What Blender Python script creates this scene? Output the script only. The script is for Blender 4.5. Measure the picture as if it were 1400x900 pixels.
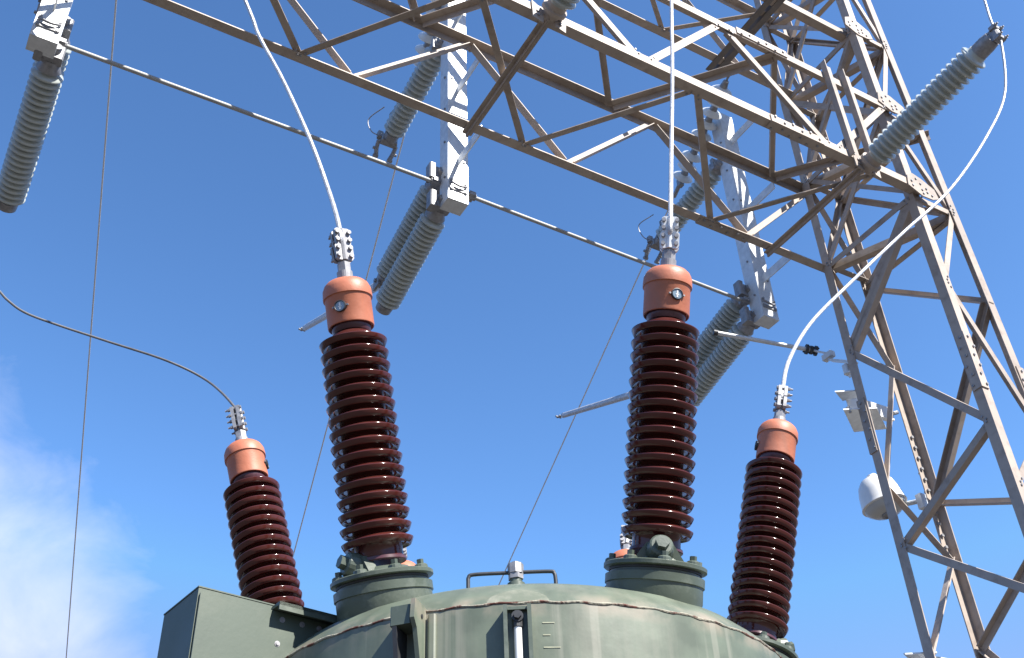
import bpy, math, random
from mathutils import Vector as V, Matrix
import numpy as np
random.seed(7)
S = bpy.context.scene
for o in list(bpy.data.objects): bpy.data.objects.remove(o)
EYE = 1.6                                   # camera height above ground
# ------------------------------------------------------------------ camera
P_, R_ = math.radians(37.6308), math.radians(-2.5566)
F = V((0, math.cos(P_), math.sin(P_))); U0 = V((0, -math.sin(P_), math.cos(P_))); R0 = V((1, 0, 0))
RR = R0*math.cos(R_)+U0*math.sin(R_); UU = U0*math.cos(R_)-R0*math.sin(R_)
cd = bpy.data.cameras.new('camera'); cam = bpy.data.objects.new('camera', cd); S.collection.objects.link(cam)
cd.sensor_width = 36; cd.sensor_fit = 'HORIZONTAL'; cd.lens = 36*1491.28/1400; cd.clip_start = .05; cd.clip_end = 5000
cam.matrix_world = Matrix(((RR.x, UU.x, -F.x, 0), (RR.y, UU.y, -F.y, 0), (RR.z, UU.z, -F.z, EYE), (0, 0, 0, 1)))
S.camera = cam
# ------------------------------------------------------------------ sun, sky, exposure
SUN_EL, SUN_AZ = math.radians(45), math.radians(131)      # azimuth clockwise from +Y
sdir = V((math.sin(SUN_AZ)*math.cos(SUN_EL), math.cos(SUN_AZ)*math.cos(SUN_EL), math.sin(SUN_EL)))
sl = bpy.data.lights.new('sun', 'SUN'); sl.energy = 5.0; sl.angle = math.radians(.53); sl.color = (1, .955, .89)
so = bpy.data.objects.new('sun', sl); S.collection.objects.link(so); so.rotation_euler = sdir.to_track_quat('Z', 'Y').to_euler()
w = bpy.data.worlds.new("World"); S.world = w; w.use_nodes = True
nt = w.node_tree; N = nt.nodes; L = nt.links
for n in list(N): N.remove(n)
out = N.new('ShaderNodeOutputWorld'); bg = N.new('ShaderNodeBackground'); bg.inputs[1].default_value = .092
sky = N.new('ShaderNodeTexSky'); sky.sky_type = 'NISHITA'; sky.sun_disc = False
sky.sun_elevation = SUN_EL; sky.sun_rotation = SUN_AZ; sky.altitude = 200; sky.air_density = 1.0; sky.dust_density = .7; sky.ozone_density = 2.2
tc = N.new('ShaderNodeTexCoord')
def wmath(op, a, b=None, c=None, clamp=False):
    n = N.new('ShaderNodeMath'); n.operation = op; n.use_clamp = clamp
    for i, x in enumerate((a, b, c)):
        if x is None: continue
        if isinstance(x, (int, float)): n.inputs[i].default_value = x
        else: L.new(x, n.inputs[i])
    return n.outputs[0]
def wray(px, py):
    d = F+RR*((px-700)/1491.28)+UU*((450-py)/1491.28); d.normalize(); return d
def wdot(d):
    n = N.new('ShaderNodeVectorMath'); n.operation = 'DOT_PRODUCT'; L.new(tc.outputs['Generated'], n.inputs[0]); n.inputs[1].default_value = d; return n.outputs['Value']
def wramp(x, a, b):
    n = N.new('ShaderNodeMapRange'); n.interpolation_type = 'SMOOTHSTEP'; n.inputs[1].default_value = a; n.inputs[2].default_value = b; L.new(x, n.inputs[0]); return n.outputs[0]
mp = N.new('ShaderNodeMapping'); mp.inputs['Scale'].default_value = (1, 1, 1.5); mp.inputs['Rotation'].default_value = (0, .5, 0); L.new(tc.outputs['Generated'], mp.inputs[0])
nz = N.new('ShaderNodeTexNoise'); nz.inputs['Scale'].default_value = 7; nz.inputs['Detail'].default_value = 9; nz.inputs['Roughness'].default_value = .58; nz.inputs['Distortion'].default_value = .35; L.new(mp.outputs[0], nz.inputs[0])
body = wramp(wdot(wray(-165, 835)), math.cos(math.radians(14.5)), math.cos(math.radians(3)))
thick = wmath('MULTIPLY', wmath('SUBTRACT', wmath('ADD', body, wmath('MULTIPLY', nz.outputs[0], 2.0)), 1.32), 1.0, clamp=True)
thick = wmath('MULTIPLY', thick, wramp(body, 0, .2))
mix = N.new('ShaderNodeMix'); mix.data_type = 'RGBA'; L.new(wmath('MULTIPLY', thick, .54), mix.inputs[0])
hs = N.new('ShaderNodeHueSaturation'); hs.inputs['Saturation'].default_value = 1.0; hs.inputs['Value'].default_value = 1.0; gm = N.new('ShaderNodeGamma'); gm.inputs[1].default_value = 1.45; L.new(sky.outputs[0], gm.inputs[0]); dk = N.new('ShaderNodeMix'); dk.data_type = 'RGBA'; dk.blend_type = 'DARKEN'; dk.inputs[0].default_value = 1; L.new(gm.outputs[0], dk.inputs[6]); dk.inputs[7].default_value = (1.9, 2.8, 5.6, 1); L.new(dk.outputs[2], hs.inputs['Color'])
tm = N.new('ShaderNodeMix'); tm.data_type = 'RGBA'; tm.blend_type = 'MULTIPLY'; tm.inputs[0].default_value = 1; L.new(hs.outputs[0], tm.inputs[6]); tm.inputs[7].default_value = (.81, .92, .89, 1)
L.new(tm.outputs[2], mix.inputs[6]); mix.inputs[7].default_value = (6.0, 6.0, 6.9, 1)
L.new(mix.outputs[2], bg.inputs[0]); L.new(bg.outputs[0], out.inputs[0])
S.view_settings.view_transform = 'Standard'; S.view_settings.look = 'None'; S.view_settings.gamma = 1; S.view_settings.exposure = 1.12
S.view_settings.use_curve_mapping = False
# ------------------------------------------------------------------ materials
def mat(name, base, rough=.5, metal=0, var=.12, vscale=6, dirt=None, dirt_amt=0, dscale=3, streak=False, coat=0, bump=.0, bscale=60, spec=.5, dlo=.5, dhi=.72, objvar=0):
    m = bpy.data.materials.new(name); m.use_nodes = True; t = m.node_tree; n = t.nodes; l = t.links; b = n['Principled BSDF']
    b.inputs['Roughness'].default_value = rough; b.inputs['Metallic'].default_value = metal; b.inputs['Specular IOR Level'].default_value = spec
    if coat: b.inputs['Coat Weight'].default_value = coat; b.inputs['Coat Roughness'].default_value = .06
    co = n.new('ShaderNodeTexCoord'); mp = n.new('ShaderNodeMapping'); l.new(co.outputs['Object'], mp.inputs[0])
    a = n.new('ShaderNodeTexNoise'); a.inputs['Scale'].default_value = vscale; a.inputs['Detail'].default_value = 6; l.new(mp.outputs[0], a.inputs[0])
    mr = n.new('ShaderNodeMapRange'); mr.inputs[1].default_value = .3; mr.inputs[2].default_value = .7; mr.inputs[3].default_value = 1-var; mr.inputs[4].default_value = 1+var; l.new(a.outputs[0], mr.inputs[0])
    mx = n.new('ShaderNodeMix'); mx.data_type = 'RGBA'; mx.blend_type = 'MULTIPLY'; mx.inputs[0].default_value = 1; mx.inputs[6].default_value = (*base, 1); l.new(mr.outputs[0], mx.inputs[7])
    col = mx.outputs[2]
    if dirt:
        mp2 = n.new('ShaderNodeMapping'); l.new(co.outputs['Object'], mp2.inputs[0])
        if streak: mp2.inputs['Scale'].default_value = (1, 1, .09)
        d = n.new('ShaderNodeTexNoise'); d.inputs['Scale'].default_value = dscale; d.inputs['Detail'].default_value = 8; d.inputs['Roughness'].default_value = .65; l.new(mp2.outputs[0], d.inputs[0])
        r = n.new('ShaderNodeMapRange'); r.inputs[1].default_value = dlo; r.inputs[2].default_value = dhi; r.inputs[3].default_value = 0; r.inputs[4].default_value = dirt_amt; l.new(d.outputs[0], r.inputs[0])
        m2 = n.new('ShaderNodeMix'); m2.data_type = 'RGBA'; l.new(r.outputs[0], m2.inputs[0]); l.new(col, m2.inputs[6]); m2.inputs[7].default_value = (*dirt, 1); col = m2.outputs[2]
    if objvar:
        oi = n.new('ShaderNodeObjectInfo'); o1 = n.new('ShaderNodeMapRange'); o1.inputs[3].default_value = 1-objvar; o1.inputs[4].default_value = 1+objvar; l.new(oi.outputs['Random'], o1.inputs[0])
        m3 = n.new('ShaderNodeMix'); m3.data_type = 'RGBA'; m3.blend_type = 'MULTIPLY'; m3.inputs[0].default_value = 1; l.new(col, m3.inputs[6]); l.new(o1.outputs[0], m3.inputs[7]); col = m3.outputs[2]
    l.new(col, b.inputs['Base Color'])
    rr = n.new('ShaderNodeMapRange'); rr.inputs[3].default_value = max(.02, rough*.8); rr.inputs[4].default_value = min(1, rough*1.25); l.new(a.outputs[0], rr.inputs[0]); l.new(rr.outputs[0], b.inputs['Roughness'])
    if bump:
        bn = n.new('ShaderNodeTexNoise'); bn.inputs['Scale'].default_value = bscale; bn.inputs['Detail'].default_value = 4; l.new(mp.outputs[0], bn.inputs[0])
        bp = n.new('ShaderNodeBump'); bp.inputs['Strength'].default_value = bump; bp.inputs['Distance'].default_value = .01; l.new(bn.outputs[0], bp.inputs['Height']); l.new(bp.outputs[0], b.inputs['Normal'])
    return m
M = {}
M['brown'] = mat('brown_glaze', (.068, .0145, .0115), .13, var=.2, dirt=(.13, .05, .038), dirt_amt=.35, dscale=9, coat=0, dlo=.42, dhi=.8)
M['core'] = mat('brown_core', (.075, .028, .035), .3, var=.2, dirt=(.2, .12, .12), dirt_amt=.4, dscale=12)
M['orange'] = mat('orange_paint', (.45, .148, .078), .5, var=.13, vscale=11, dirt=(.30, .15, .105), dirt_amt=.6, dscale=9, streak=True, bump=.10, bscale=45)
M['green'] = mat('green_paint', (.122, .146, .106), .42, var=.22, vscale=9, dirt=(.19, .195, .15), dirt_amt=.75, dscale=8, streak=True, bump=.06, bscale=22)
M['green_dark'] = mat('turret_paint', (.082, .102, .078), .40, var=.12, vscale=7, dirt=(.22, .24, .20), dirt_amt=.45, dscale=11, bump=.1, bscale=35)
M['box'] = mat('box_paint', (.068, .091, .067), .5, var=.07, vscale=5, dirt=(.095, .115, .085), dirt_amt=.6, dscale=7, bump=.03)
M['steel'] = mat('beige_steel', (.375, .315, .265), .55, var=.10, vscale=3, dirt=(.20, .145, .11), dirt_amt=.6, dscale=9, bump=.06, bscale=50, objvar=.14)
M['galv'] = mat('galvanised_steel', (.68, .70, .71), .42, metal=.25, var=.12, vscale=14, dirt=(.50, .52, .54), dirt_amt=.5, dscale=20)
M['dull_galv'] = mat('dull_galvanised_pipe', (.36, .37, .37), .55, metal=.1, var=.12, vscale=12)
M['shade_cable'] = mat('shade_toned_conductor', (.10, .10, .105), .6, var=.2, vscale=30)  # shade on the left bushing cable, put into its base colour
M['shade_steel'] = mat('shade_toned_steel', (.15, .135, .125), .6)  # girder steel darkened in colour to stand for shade on one upper strut
M['cast'] = mat('cast_metal', (.30, .30, .31), .5, metal=.4, var=.2, vscale=30, dirt=(.14, .13, .13), dirt_amt=.6, dscale=25)
M['dark'] = mat('dark_metal', (.05, .052, .055), .5, metal=.3, var=.2, vscale=30)
M['grey'] = mat('grey_porcelain', (.42, .455, .43), .2, var=.08, vscale=8, dirt=(.31, .345, .32), dirt_amt=.5, dscale=10, coat=.5)
M['alu'] = mat('aluminium_conductor', (.52, .53, .55), .45, metal=.45, var=.2, vscale=30, bump=.3, bscale=220)
M['line'] = mat('line_conductor', (.72, .72, .72), .6, metal=0, var=.1, vscale=20)
M['glass'] = mat('gauge_glass', (.22, .30, .36), .08, var=.15, vscale=30, coat=1)
M['white'] = mat('white_enamel', (.80, .80, .78), .35, var=.05)
M['lens'] = mat('frosted_lens', (.50, .50, .47), .25, var=.08, vscale=6)
M['discglass'] = mat('toughened_glass', (.78, .82, .83), .1, var=.05, coat=1)
b = M['discglass'].node_tree.nodes['Principled BSDF']; b.inputs['Transmission Weight'].default_value = .15; b.inputs['Coat Weight'].default_value = .3
M['rust'] = mat('weld_rust', (.30, .28, .215), .8, var=.25, vscale=20, dirt=(.11, .04, .028), dirt_amt=1.0, dscale=17, bump=.6, bscale=70, dlo=.47, dhi=.56)
M['tick'] = mat('faded_yellow_paint', (.33, .34, .24), .7, var=.2, vscale=40)
M['gravel'] = mat('gravel_ground', (.065, .058, .05), .95, var=.25, vscale=2.5, dirt=(.045, .04, .035), dirt_amt=.6, dscale=30, bump=.6, bscale=80)
M['concrete'] = mat('concrete', (.38, .37, .35), .85, var=.1, vscale=5)
# tank: extra rusty / chalky band near the weld seam
def tank_extra(m):
    t = m.node_tree; n = t.nodes; l = t.links; b = n['Principled BSDF']; src = b.inputs['Base Color'].links[0].from_socket
    co = n.new('ShaderNodeTexCoord'); sp = n.new('ShaderNodeSeparateXYZ'); l.new(co.outputs['Object'], sp.inputs[0])
    ns = n.new('ShaderNodeTexNoise'); ns.inputs['Scale'].default_value = 9; ns.inputs['Detail'].default_value = 8; l.new(co.outputs['Object'], ns.inputs[0])
    def mm(op, a, b_, cl=False):
        k = n.new('ShaderNodeMath'); k.operation = op; k.use_clamp = cl
        for i, x in enumerate((a, b_)):
            if isinstance(x, (int, float)): k.inputs[i].default_value = x
            else: l.new(x, k.inputs[i])
        return k.outputs[0]
    dz = mm('ABSOLUTE', mm('SUBTRACT', sp.outputs[2], TZ), 0)
    band = mm('SUBTRACT', 1, mm('MULTIPLY', dz, 20), True)
    f = mm('MULTIPLY', mm('MULTIPLY', band, mm('SUBTRACT', mm('MULTIPLY', ns.outputs[0], 6.5), 2.75), True), .75)
    mx = n.new('ShaderNodeMix'); mx.data_type = 'RGBA'; l.new(f, mx.inputs[0]); l.new(src, mx.inputs[6]); mx.inputs[7].default_value = (.28, .23, .175, 1)
    # long narrow run-down streaks
    mp = n.new('ShaderNodeMapping'); mp.inputs['Scale'].default_value = (1, 1, .02); mp.inputs['Location'].default_value = (3.1, 0, 0); l.new(co.outputs['Object'], mp.inputs[0])
    wob = n.new('ShaderNodeTexNoise'); wob.inputs['Scale'].default_value = 17; wob.inputs['Detail'].default_value = 3; l.new(mp.outputs[0], wob.inputs[0])
    s2 = mm('MULTIPLY', mm('SUBTRACT', wob.outputs[0], .60), 22, True)
    below = mm('MULTIPLY', mm('SUBTRACT', TZ, sp.outputs[2]), 200, True)
    f2 = mm('MULTIPLY', mm('MULTIPLY', s2, below), .3)
    mx2 = n.new('ShaderNodeMix'); mx2.data_type = 'RGBA'; l.new(f2, mx2.inputs[0]); l.new(mx.outputs[2], mx2.inputs[6]); mx2.inputs[7].default_value = (.33, .32, .26, 1)
    l.new(mx2.outputs[2], b.inputs['Base Color'])
# ------------------------------------------------------------------ mesh helpers
class MB:
    def __init__(s): s.v = []; s.f = []
    def add(s, vs, fs):
        k = len(s.v); s.v += [tuple(x) for x in vs]; s.f += [tuple(i+k for i in q) for q in fs]; return s
    def prism(s, poly, a, b, p, q):
        """extrude the 2-D polygon poly (in axes a, b) from point p to point q"""
        n = len(poly); vs = [p+a*x+b*y for x, y in poly]+[q+a*x+b*y for x, y in poly]
        return s.add(vs, [tuple(range(n-1, -1, -1)), tuple(range(n, 2*n))]+[(i, (i+1) % n, (i+1) % n+n, i+n) for i in range(n)])
    def box(s, c, ax, ay, az, hx, hy, hz, bev=0):
        c = V(c)
        if bev:
            poly = [(-hx+bev, -hy), (hx-bev, -hy), (hx, -hy+bev), (hx, hy-bev), (hx-bev, hy), (-hx+bev, hy), (-hx, hy-bev), (-hx, -hy+bev)]
            return s.prism(poly, ax, ay, c-az*hz, c+az*hz)
        return s.prism([(-hx, -hy), (hx, -hy), (hx, hy), (-hx, hy)], ax, ay, c-az*hz, c+az*hz)
    def angle(s, p, q, a, b, w=.1, t=.01, w2=None):
        w2 = w2 or w; ax = (q-p).normalized(); a = (a-ax*a.dot(ax)).normalized(); b = (b-ax*b.dot(ax)-a*b.dot(a)).normalized()
        return s.prism([(0, 0), (w, 0), (w, t), (t, t), (t, w2), (0, w2)], a, b, p, q)
    def cyl(s, p, q, r, n=12, r2=None):
        ax = (q-p).normalized(); a = ax.orthogonal().normalized(); b = ax.cross(a); r2 = r if r2 is None else r2
        vs = [p+(a*math.cos(i*2*math.pi/n)+b*math.sin(i*2*math.pi/n))*r for i in range(n)]+[q+(a*math.cos(i*2*math.pi/n)+b*math.sin(i*2*math.pi/n))*r2 for i in range(n)]
        return s.add(vs, [tuple(range(n-1, -1, -1)), tuple(range(n, 2*n))]+[(i, (i+1) % n, (i+1) % n+n, i+n) for i in range(n)])
    def lathe(s, prof, p, ax, n=32, cap=True):
        ax = ax.normalized(); a = ax.orthogonal().normalized(); b = ax.cross(a); k = len(prof); vs = []; fs = []
        for z, r in prof:
            for i in range(n): t = i*2*math.pi/n; vs.append(p+ax*z+(a*math.cos(t)+b*math.sin(t))*r)
        for j in range(k-1):
            for i in range(n): fs.append((j*n+i, j*n+(i+1) % n, (j+1)*n+(i+1) % n, (j+1)*n+i))
        if cap: fs += [tuple(range(n-1, -1, -1)), tuple((k-1)*n+i for i in range(n))]
        return s.add(vs, fs)
    def tube(s, pts, r, n=8):
        pts = [V(x) for x in pts]; vs = []; fs = []; up = None
        for j, p in enumerate(pts):
            d = (pts[min(j+1, len(pts)-1)]-pts[max(j-1, 0)]).normalized()
            a = d.orthogonal().normalized() if up is None else (up-d*up.dot(d)).normalized(); up = a; b = d.cross(a)
            for i in range(n): t = i*2*math.pi/n; vs.append(p+(a*math.cos(t)+b*math.sin(t))*r)
        for j in range(len(pts)-1):
            for i in range(n): fs.append((j*n+i, j*n+(i+1) % n, (j+1)*n+(i+1) % n, (j+1)*n+i))
        fs += [tuple(range(n-1, -1, -1)), tuple((len(pts)-1)*n+i for i in range(n))]
        return s.add(vs, fs)
    def hexb(s, p, ax, r=.012, h=.01, n=6): return s.cyl(p, p+ax*h, r, n)
    def plate(s, poly, p, a, b, nn, t):
        return s.prism(poly, a, b, p, p+nn*t)
def obj(name, mb, m, parent=None, smooth=False, kind=None, sharp=38):
    me = bpy.data.meshes.new(name); me.from_pydata(mb.v, [], mb.f); me.materials.append(M[m])
    if smooth:
        me.shade_smooth()
        try: me.set_sharp_from_angle(angle=math.radians(sharp))
        except Exception: pass
    me.validate(); o = bpy.data.objects.new(name, me); S.collection.objects.link(o)
    if parent is not None:
        o.parent = parent
        r = parent
        inv = Matrix.Identity(4)
        chain = []
        while r is not None: chain.append(r); r = r.parent
        for r in reversed(chain): inv = inv @ Matrix.Translation(r.location)
        me.transform(inv.inverted())
    if kind: o['kind'] = kind
    return o
def thing(name, label, cat, loc, group=None):
    o = bpy.data.objects.new(name, None); S.collection.objects.link(o); o.location = loc; o['label'] = label; o['category'] = cat; o.empty_display_size = .1
    if group: o['group'] = group
    return o
def tag(o, label, cat, group=None):
    o['label'] = label; o['category'] = cat
    if group: o['group'] = group
    return o
def spline(pts, n=8):
    pts = [V(x) for x in pts]; q = [pts[0]*2-pts[1]]+pts+[pts[-1]*2-pts[-2]]; o = []
    for i in range(1, len(q)-2):
        for k in range(n):
            t = k/n; a, b, c, d = q[i-1], q[i], q[i+1], q[i+2]
            o.append(.5*((2*b)+(c-a)*t+(2*a-5*b+4*c-d)*t*t+(3*b-a-3*c+d)*t**3))
    o.append(pts[-1]); return o
X_, Y_, Z_ = V((1, 0, 0)), V((0, 1, 0)), V((0, 0, 1))
def up(x, y, z): return V((x, y, z+EYE))
# ------------------------------------------------------------------ ground
g = MB(); n = 40
g.add([(-600, -600, 0), (600, -600, 0), (600, 600, 0), (-600, 600, 0)], [(0, 1, 2, 3)])
obj('ground', g, 'gravel', kind='structure')
# ================================================================== gantry
TH = math.radians(31.2998); u = V((math.cos(TH), math.sin(TH), 0)); v = V((-math.sin(TH), math.cos(TH), 0)); z = Z_
O = V((3.109, 8.408, EYE))
def G(a, b, c): return O+u*a+v*b+z*c
H0, H1, H2, H3 = 7.045, 8.217, 9.517, 10.9
def leg(k, h):
    dh = H0-h; hu = .29825+.0134*dh; hv = .6+.0042*dh; s = {1: (-1, 1), 2: (1, 1), 3: (-1, -1), 4: (1, -1)}[k]
    return G(.2985+s[0]*hu, -.6585+s[1]*hv, h)
LD = {1: (u, -v), 2: (-u, -v), 3: (u, v), 4: (-u, v)}
LV = [12.2, H3, H2, H1, H0, 5.96, 4.55, 3.97, 3.05, 1.6, .2, -1.2]
col = thing('lattice_column', 'tall beige steel lattice column rising at the right end of the girders', 'steel tower', G(.2985, -.6585, -EYE))
bolts = MB()
for k in (1, 2, 3, 4):
    a, b = LD[k]
    if k == 1: a, b = u, -v
    m = MB().angle(leg(k, -1.35), leg(k, 12.6), a, b, .092, .010); obj('leg', m, 'steel', col)
def nrm(k1, k2): return {(1, 3): -u, (1, 2): v, (3, 4): -v, (2, 4): u}[(min(k1, k2), max(k1, k2))]
def node(k, k2, h, ins=.045):
    d = (leg(k2, h)-leg(k, h)).normalized(); return leg(k, h)+d*ins
par = [0]
def brace(k1, h1, k2, h2, w=.085, t=.008, side=1, name='lacing_bar', dbl=False):
    w *= .70; nn = nrm(k1, k2); par[0] += 1; off = .011+.009*(par[0] % 2)
    p, q = node(k1, k2, h1)-nn*off, node(k2, k1, h2)-nn*off; ax = (q-p).normalized(); a = ax.cross(nn)*side
    m = MB()
    if dbl:
        m.angle(p-a*w*.5, q-a*w*.5, a, -nn, w, t); p2, q2 = p+a*(w*.62), q+a*(w*.62); m.angle(p2+a*w*.5, q2+a*w*.5, -a, -nn, w*.95, t)
    else: m.angle(p-a*w*.5, q-a*w*.5, a, -nn, w, t)
    obj(name, m, 'steel', col)
    for e, s in ((p, 1), (q, -1)):
        for j in (0, 1): bolts.hexb(e+ax*s*(.02+.045*j)+nn*(off+.0), nn, .010, .009)
L1 = [1, 3]
# left face (1-3): zigzag 3@H0 -> 1@5.96 -> 3@4.55 -> 1@3.97 -> 3@3.05 ...
def zig(ka, kb, levels, **kw):
    for i in range(len(levels)-1):
        k1, k2 = (ka, kb) if i % 2 == 0 else (kb, ka)
        brace(k1, levels[i], k2, levels[i+1], **kw)
brace(3, H0-.03, 1, 5.96, w=.10, dbl=True)
zig(1, 3, [5.96, 4.55, 3.97, 3.05, 1.6, .2, -1.2], w=.09)
brace(1, 5.9, 3, 4.5, w=.0901) if False else None
zig(1, 2, [H0, 5.96, 4.55, 3.97, 3.05, 1.6, .2, -1.2], w=.085)
zig(4, 3, [H0, 5.98, 4.6, 3.97, 3.05, 1.6, .2, -1.2], w=.085)
brace(2, 6.95, 4, 5.99, w=.085)
brace(4, 5.97, 2, 4.52, w=.085, dbl=True)
zig(2, 4, [4.52, 4.0, 3.2, 1.6, .2, -1.2], w=.085)
# above the girder
zig(3, 4, [H3, H2, H1, H0], w=.08)
zig(1, 3, [H0, H1, H2, H3, 12.2], w=.085)
zig(2, 1, [H0, H1, H2, H3, 12.2], w=.085, side=-1)
zig(4, 2, [H0, H1, H2, H3, 12.2], w=.085)
zig(1, 2, [H0+.05, H1, H2, H3], w=.07); zig(3, 1, [H0+.06, H1+.03, H2+.03, H3], w=.07, side=-1); zig(2, 4, [H1+.03, H2+.03, H3], w=.07, side=-1)
for h in (H0, H1, H2, H3): 
    brace(1, h-.02, 3, h-.02, w=.09, name='strut'); brace(2, h-.04, 4, h-.04, w=.09, name='strut'); brace(1, h+.03, 2, h+.03, w=.09, name='strut'); brace(3, h-.02, 4, h-.02, w=.09, name='strut')
    p, q = leg(1, h-.05)+(u-v)*.05, leg(4, h-.05)-(u-v)*.05; m = MB().angle(p, q, (u+v), z, .08, .008); obj('plan_brace', m, 'steel', col)
    if h != H3:
        p, q = leg(3, h-.09)+(u+v)*.05, leg(2, h-.09)-(u+v)*.05; m = MB().angle(p, q, (u-v), z, .07, .008); obj('plan_brace', m, 'steel', col)
# gussets on the near face at leg 3 and bolts
def gus(h, w1, w2, t=.010):
    c = leg(3, h)-v*(.002 if h > H2 else .066)
    poly = [(-.13, -.05), (.02, -.13), (.15, -.12), (.24, -.07), (.22, .05), (.08, .13), (-.02, .16), (-.1, .1)]
    m = MB().plate([(x*w1, y*w2) for x, y in poly], c, u, z, -v, t); obj('gusset_plate', m, 'steel', col)
    for x, y in ((-.07, -.03), (-.07, .03), (.0, .09), (.04, .04), (.04, -.04), (.04, -.09), (.1, -.05), (.15, -.07), (.1, 0)):
        bolts.hexb(c+u*x*w1+z*y*w2-v*t, -v, .012, .010)
for h in (H0, H1, H2): gus(h+.02, 1.05, .95)
for k, h in ((3, 5.12), (1, 5.15), (2, 4.7), (4, 4.95)):
    a, b = LD[k]; m = MB().angle(leg(k, h-.28)-(a+b)*.012, leg(k, h+.28)-(a+b)*.012, a, b, .088, .0115); obj('splice_angle', m, 'steel', col)
    for j in range(6):
        for s in (.03, .06):
            if (j+int(s*100)) % 2: continue
            bolts.hexb(leg(k, h-.24+j*.095)+a*s-b*.012, -b, .012, .012); bolts.hexb(leg(k, h-.24+j*.095)+b*s-a*.012, -a, .012, .012)
for j in range(11):                                             # climbing-side bolt tails on leg 2
    bolts.hexb(leg(2, 5.2-j*.11)-u*.06-v*.0, -v, .016, .03)
bolts_c = obj('bolts', bolts, 'cast', col, kind='stuff')
for k in (1, 2, 3, 4):
    b0 = leg(k, -1.35); m = MB().box(b0+z*.0, X_, Y_, Z_, .16, .16, .015); obj('base_plate', m, 'galv', col)
m = MB().box(G(.2985, -.6585, -1.48), u, v, Z_, .75, 1.05, .115); fo = obj('foundation', m, 'concrete'); tag(fo, 'concrete pad under the lattice column', 'foundation')
# ---- girders
W = .6585; Lft = -12.5
A_ = lambda s, h=H0: G(s, 0, h)
B_ = lambda s, h=H0: G(s, -2*W, h)
def girder(name, label, hb, ht, gw, braces_fn):
    g = thing(name, label, 'steel girder', G(-6, -W, hb)); bl = MB(); cc = -W
    far, near = cc+gw, cc-gw
    ends = None
    def ch(b, h, a1, a2, e, w=.09):
        m = MB().angle(G(Lft, b, h), G(e, b, h), a1, a2, w, .011); obj('chord', m, 'steel', g)
    ch(far, hb, -v, z, .09); ch(near, hb, v, z, .09)
    ch(far, ht, -v, -z, .10); ch(near, ht, v, -z, .10)
    cnt = [0]
    def bar(p, q, nn, w=.085, t=.008, side=1, nm='lacing_bar', off=.012):
        w *= .74; cnt[0] += 1; o_ = off+.009*(cnt[0] % 2); p = p-nn*o_; q = q-nn*o_; ax = (q-p).normalized(); a = ax.cross(nn)*side
        m = MB().angle(p-a*w*.5, q-a*w*.5, a, -nn, w, t); obj(nm, m, 'steel', g)
        for e, s in ((p, 1), (q, -1)):
            for j in (0, 1): bl.hexb(e+ax*s*(.02+.045*j)+nn*(o_), nn, .010, .009)
    braces_fn(g, bar, bl, far, near, hb, ht)
    obj('bolts', bl, 'cast', g, kind='stuff')
    return g
PT = 2.06
def lower(g, bar, bl, far, near, hb, ht):
    i = .06
    for k in range(-1, 6):
        s = -.9-PT*k; 
        if s < .1:                                                   # far face
            if s+PT*.5 < .2: bar(G(s-.03, far, hb+i), G(s+1.0, far, ht-i), v, .085)
            bar(G(s+.03 if False else s-.06, far, hb+i), G(s-.98, far, ht-i), v, .10, side=-1)
        s = -1.0-PT*k
        if s < .1:                                                   # near face
            bar(G(s-.05, near, hb+i), G(s-1.0, near, ht-i), -v, .095, side=-1); 
            if s+1.0 < .1: bar(G(s+.05, near, hb+i), G(s+.96, near, ht-i), -v, .09)
        s = -1.42-PT*k                                               # bottom plane
        if s < 0: bar(G(s, far-i, hb), G(s-1.07, near+i, hb), -z, .08); bar(G(s, far-i, hb), G(s+.95, near+i, hb), -z, .075, side=-1)
        s = -2.42-PT*k+PT                                            # top plane
        if s < 0: bar(G(s, far-i, ht), G(s+1.01, near+i, ht), z, .10); bar(G(s-.04, far-i, ht), G(s-1.03, near+i, ht), z, .085, side=-1)
    # struts that carry the post insulators: double channels across the bottom
    for s in (-.655, -3.99, -7.4, -10.8):
        m = MB()
        for d in (-1, 1): m.angle(G(s+d*.0015, far+.03, hb-.013), G(s+d*.0015, near-.02, hb-.013), u*d, -z, .044, .008, w2=.045)
        obj('strut', m, 'steel', g)
        for d in (-1, 1):
            x = s+d*.10; m = MB().plate([(-.045, -.10), (.045, -.13), (.06, .03), (-.05, .10)], G(x, near-.004, hb-.0), u, z, -v, .012); obj('bracket_plate', m, 'steel', g)
            bl.hexb(G(x, near-.016, hb-.06), -v, .014, .012); bl.hexb(G(x, near-.016, hb-.01), -v, .014, .012)
    # paired uprights beside the near post insulator
    for x in (-.84, -.60):
        m = MB().angle(G(x, near-.002, hb+.0), G(x, near-.002, ht+.12), u, -v, .125, .010, w2=.06); obj('upright', m, 'steel', g)
        for y in (.05, .15, 1.1): bl.hexb(G(x+.05, near-.012, hb+y), -v, .013, .012)
    # splice on the near bottom chord
    for (b, h, a1, a2, s0) in ((near, hb, v, z, -1.45), (far, hb, -v, z, -1.25), (near, ht, v, -z, -1.6), (far, ht, -v, -z, -3.7)):
        m = MB().angle(G(s0-.3, b, h)-(a1+a2)*.012, G(s0+.3, b, h)-(a1+a2)*.012, a1, a2, .086, .0115); obj('splice_angle', m, 'steel', g)
        for j in range(6):
            bl.hexb(G(s0-.25+.1*j, b, h)+a2*(.028 if j % 2 else .062)-a1*.012, -a1, .012, .012); bl.hexb(G(s0-.25+.1*j, b, h)+a1*(.028 if j % 2 else .062)-a2*.012, -a2, .012, .012)
girder('lattice_girder', 'beige box lattice girder, the lower one, crossing behind both tall bushings', H0, H1, W, lower)
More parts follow.
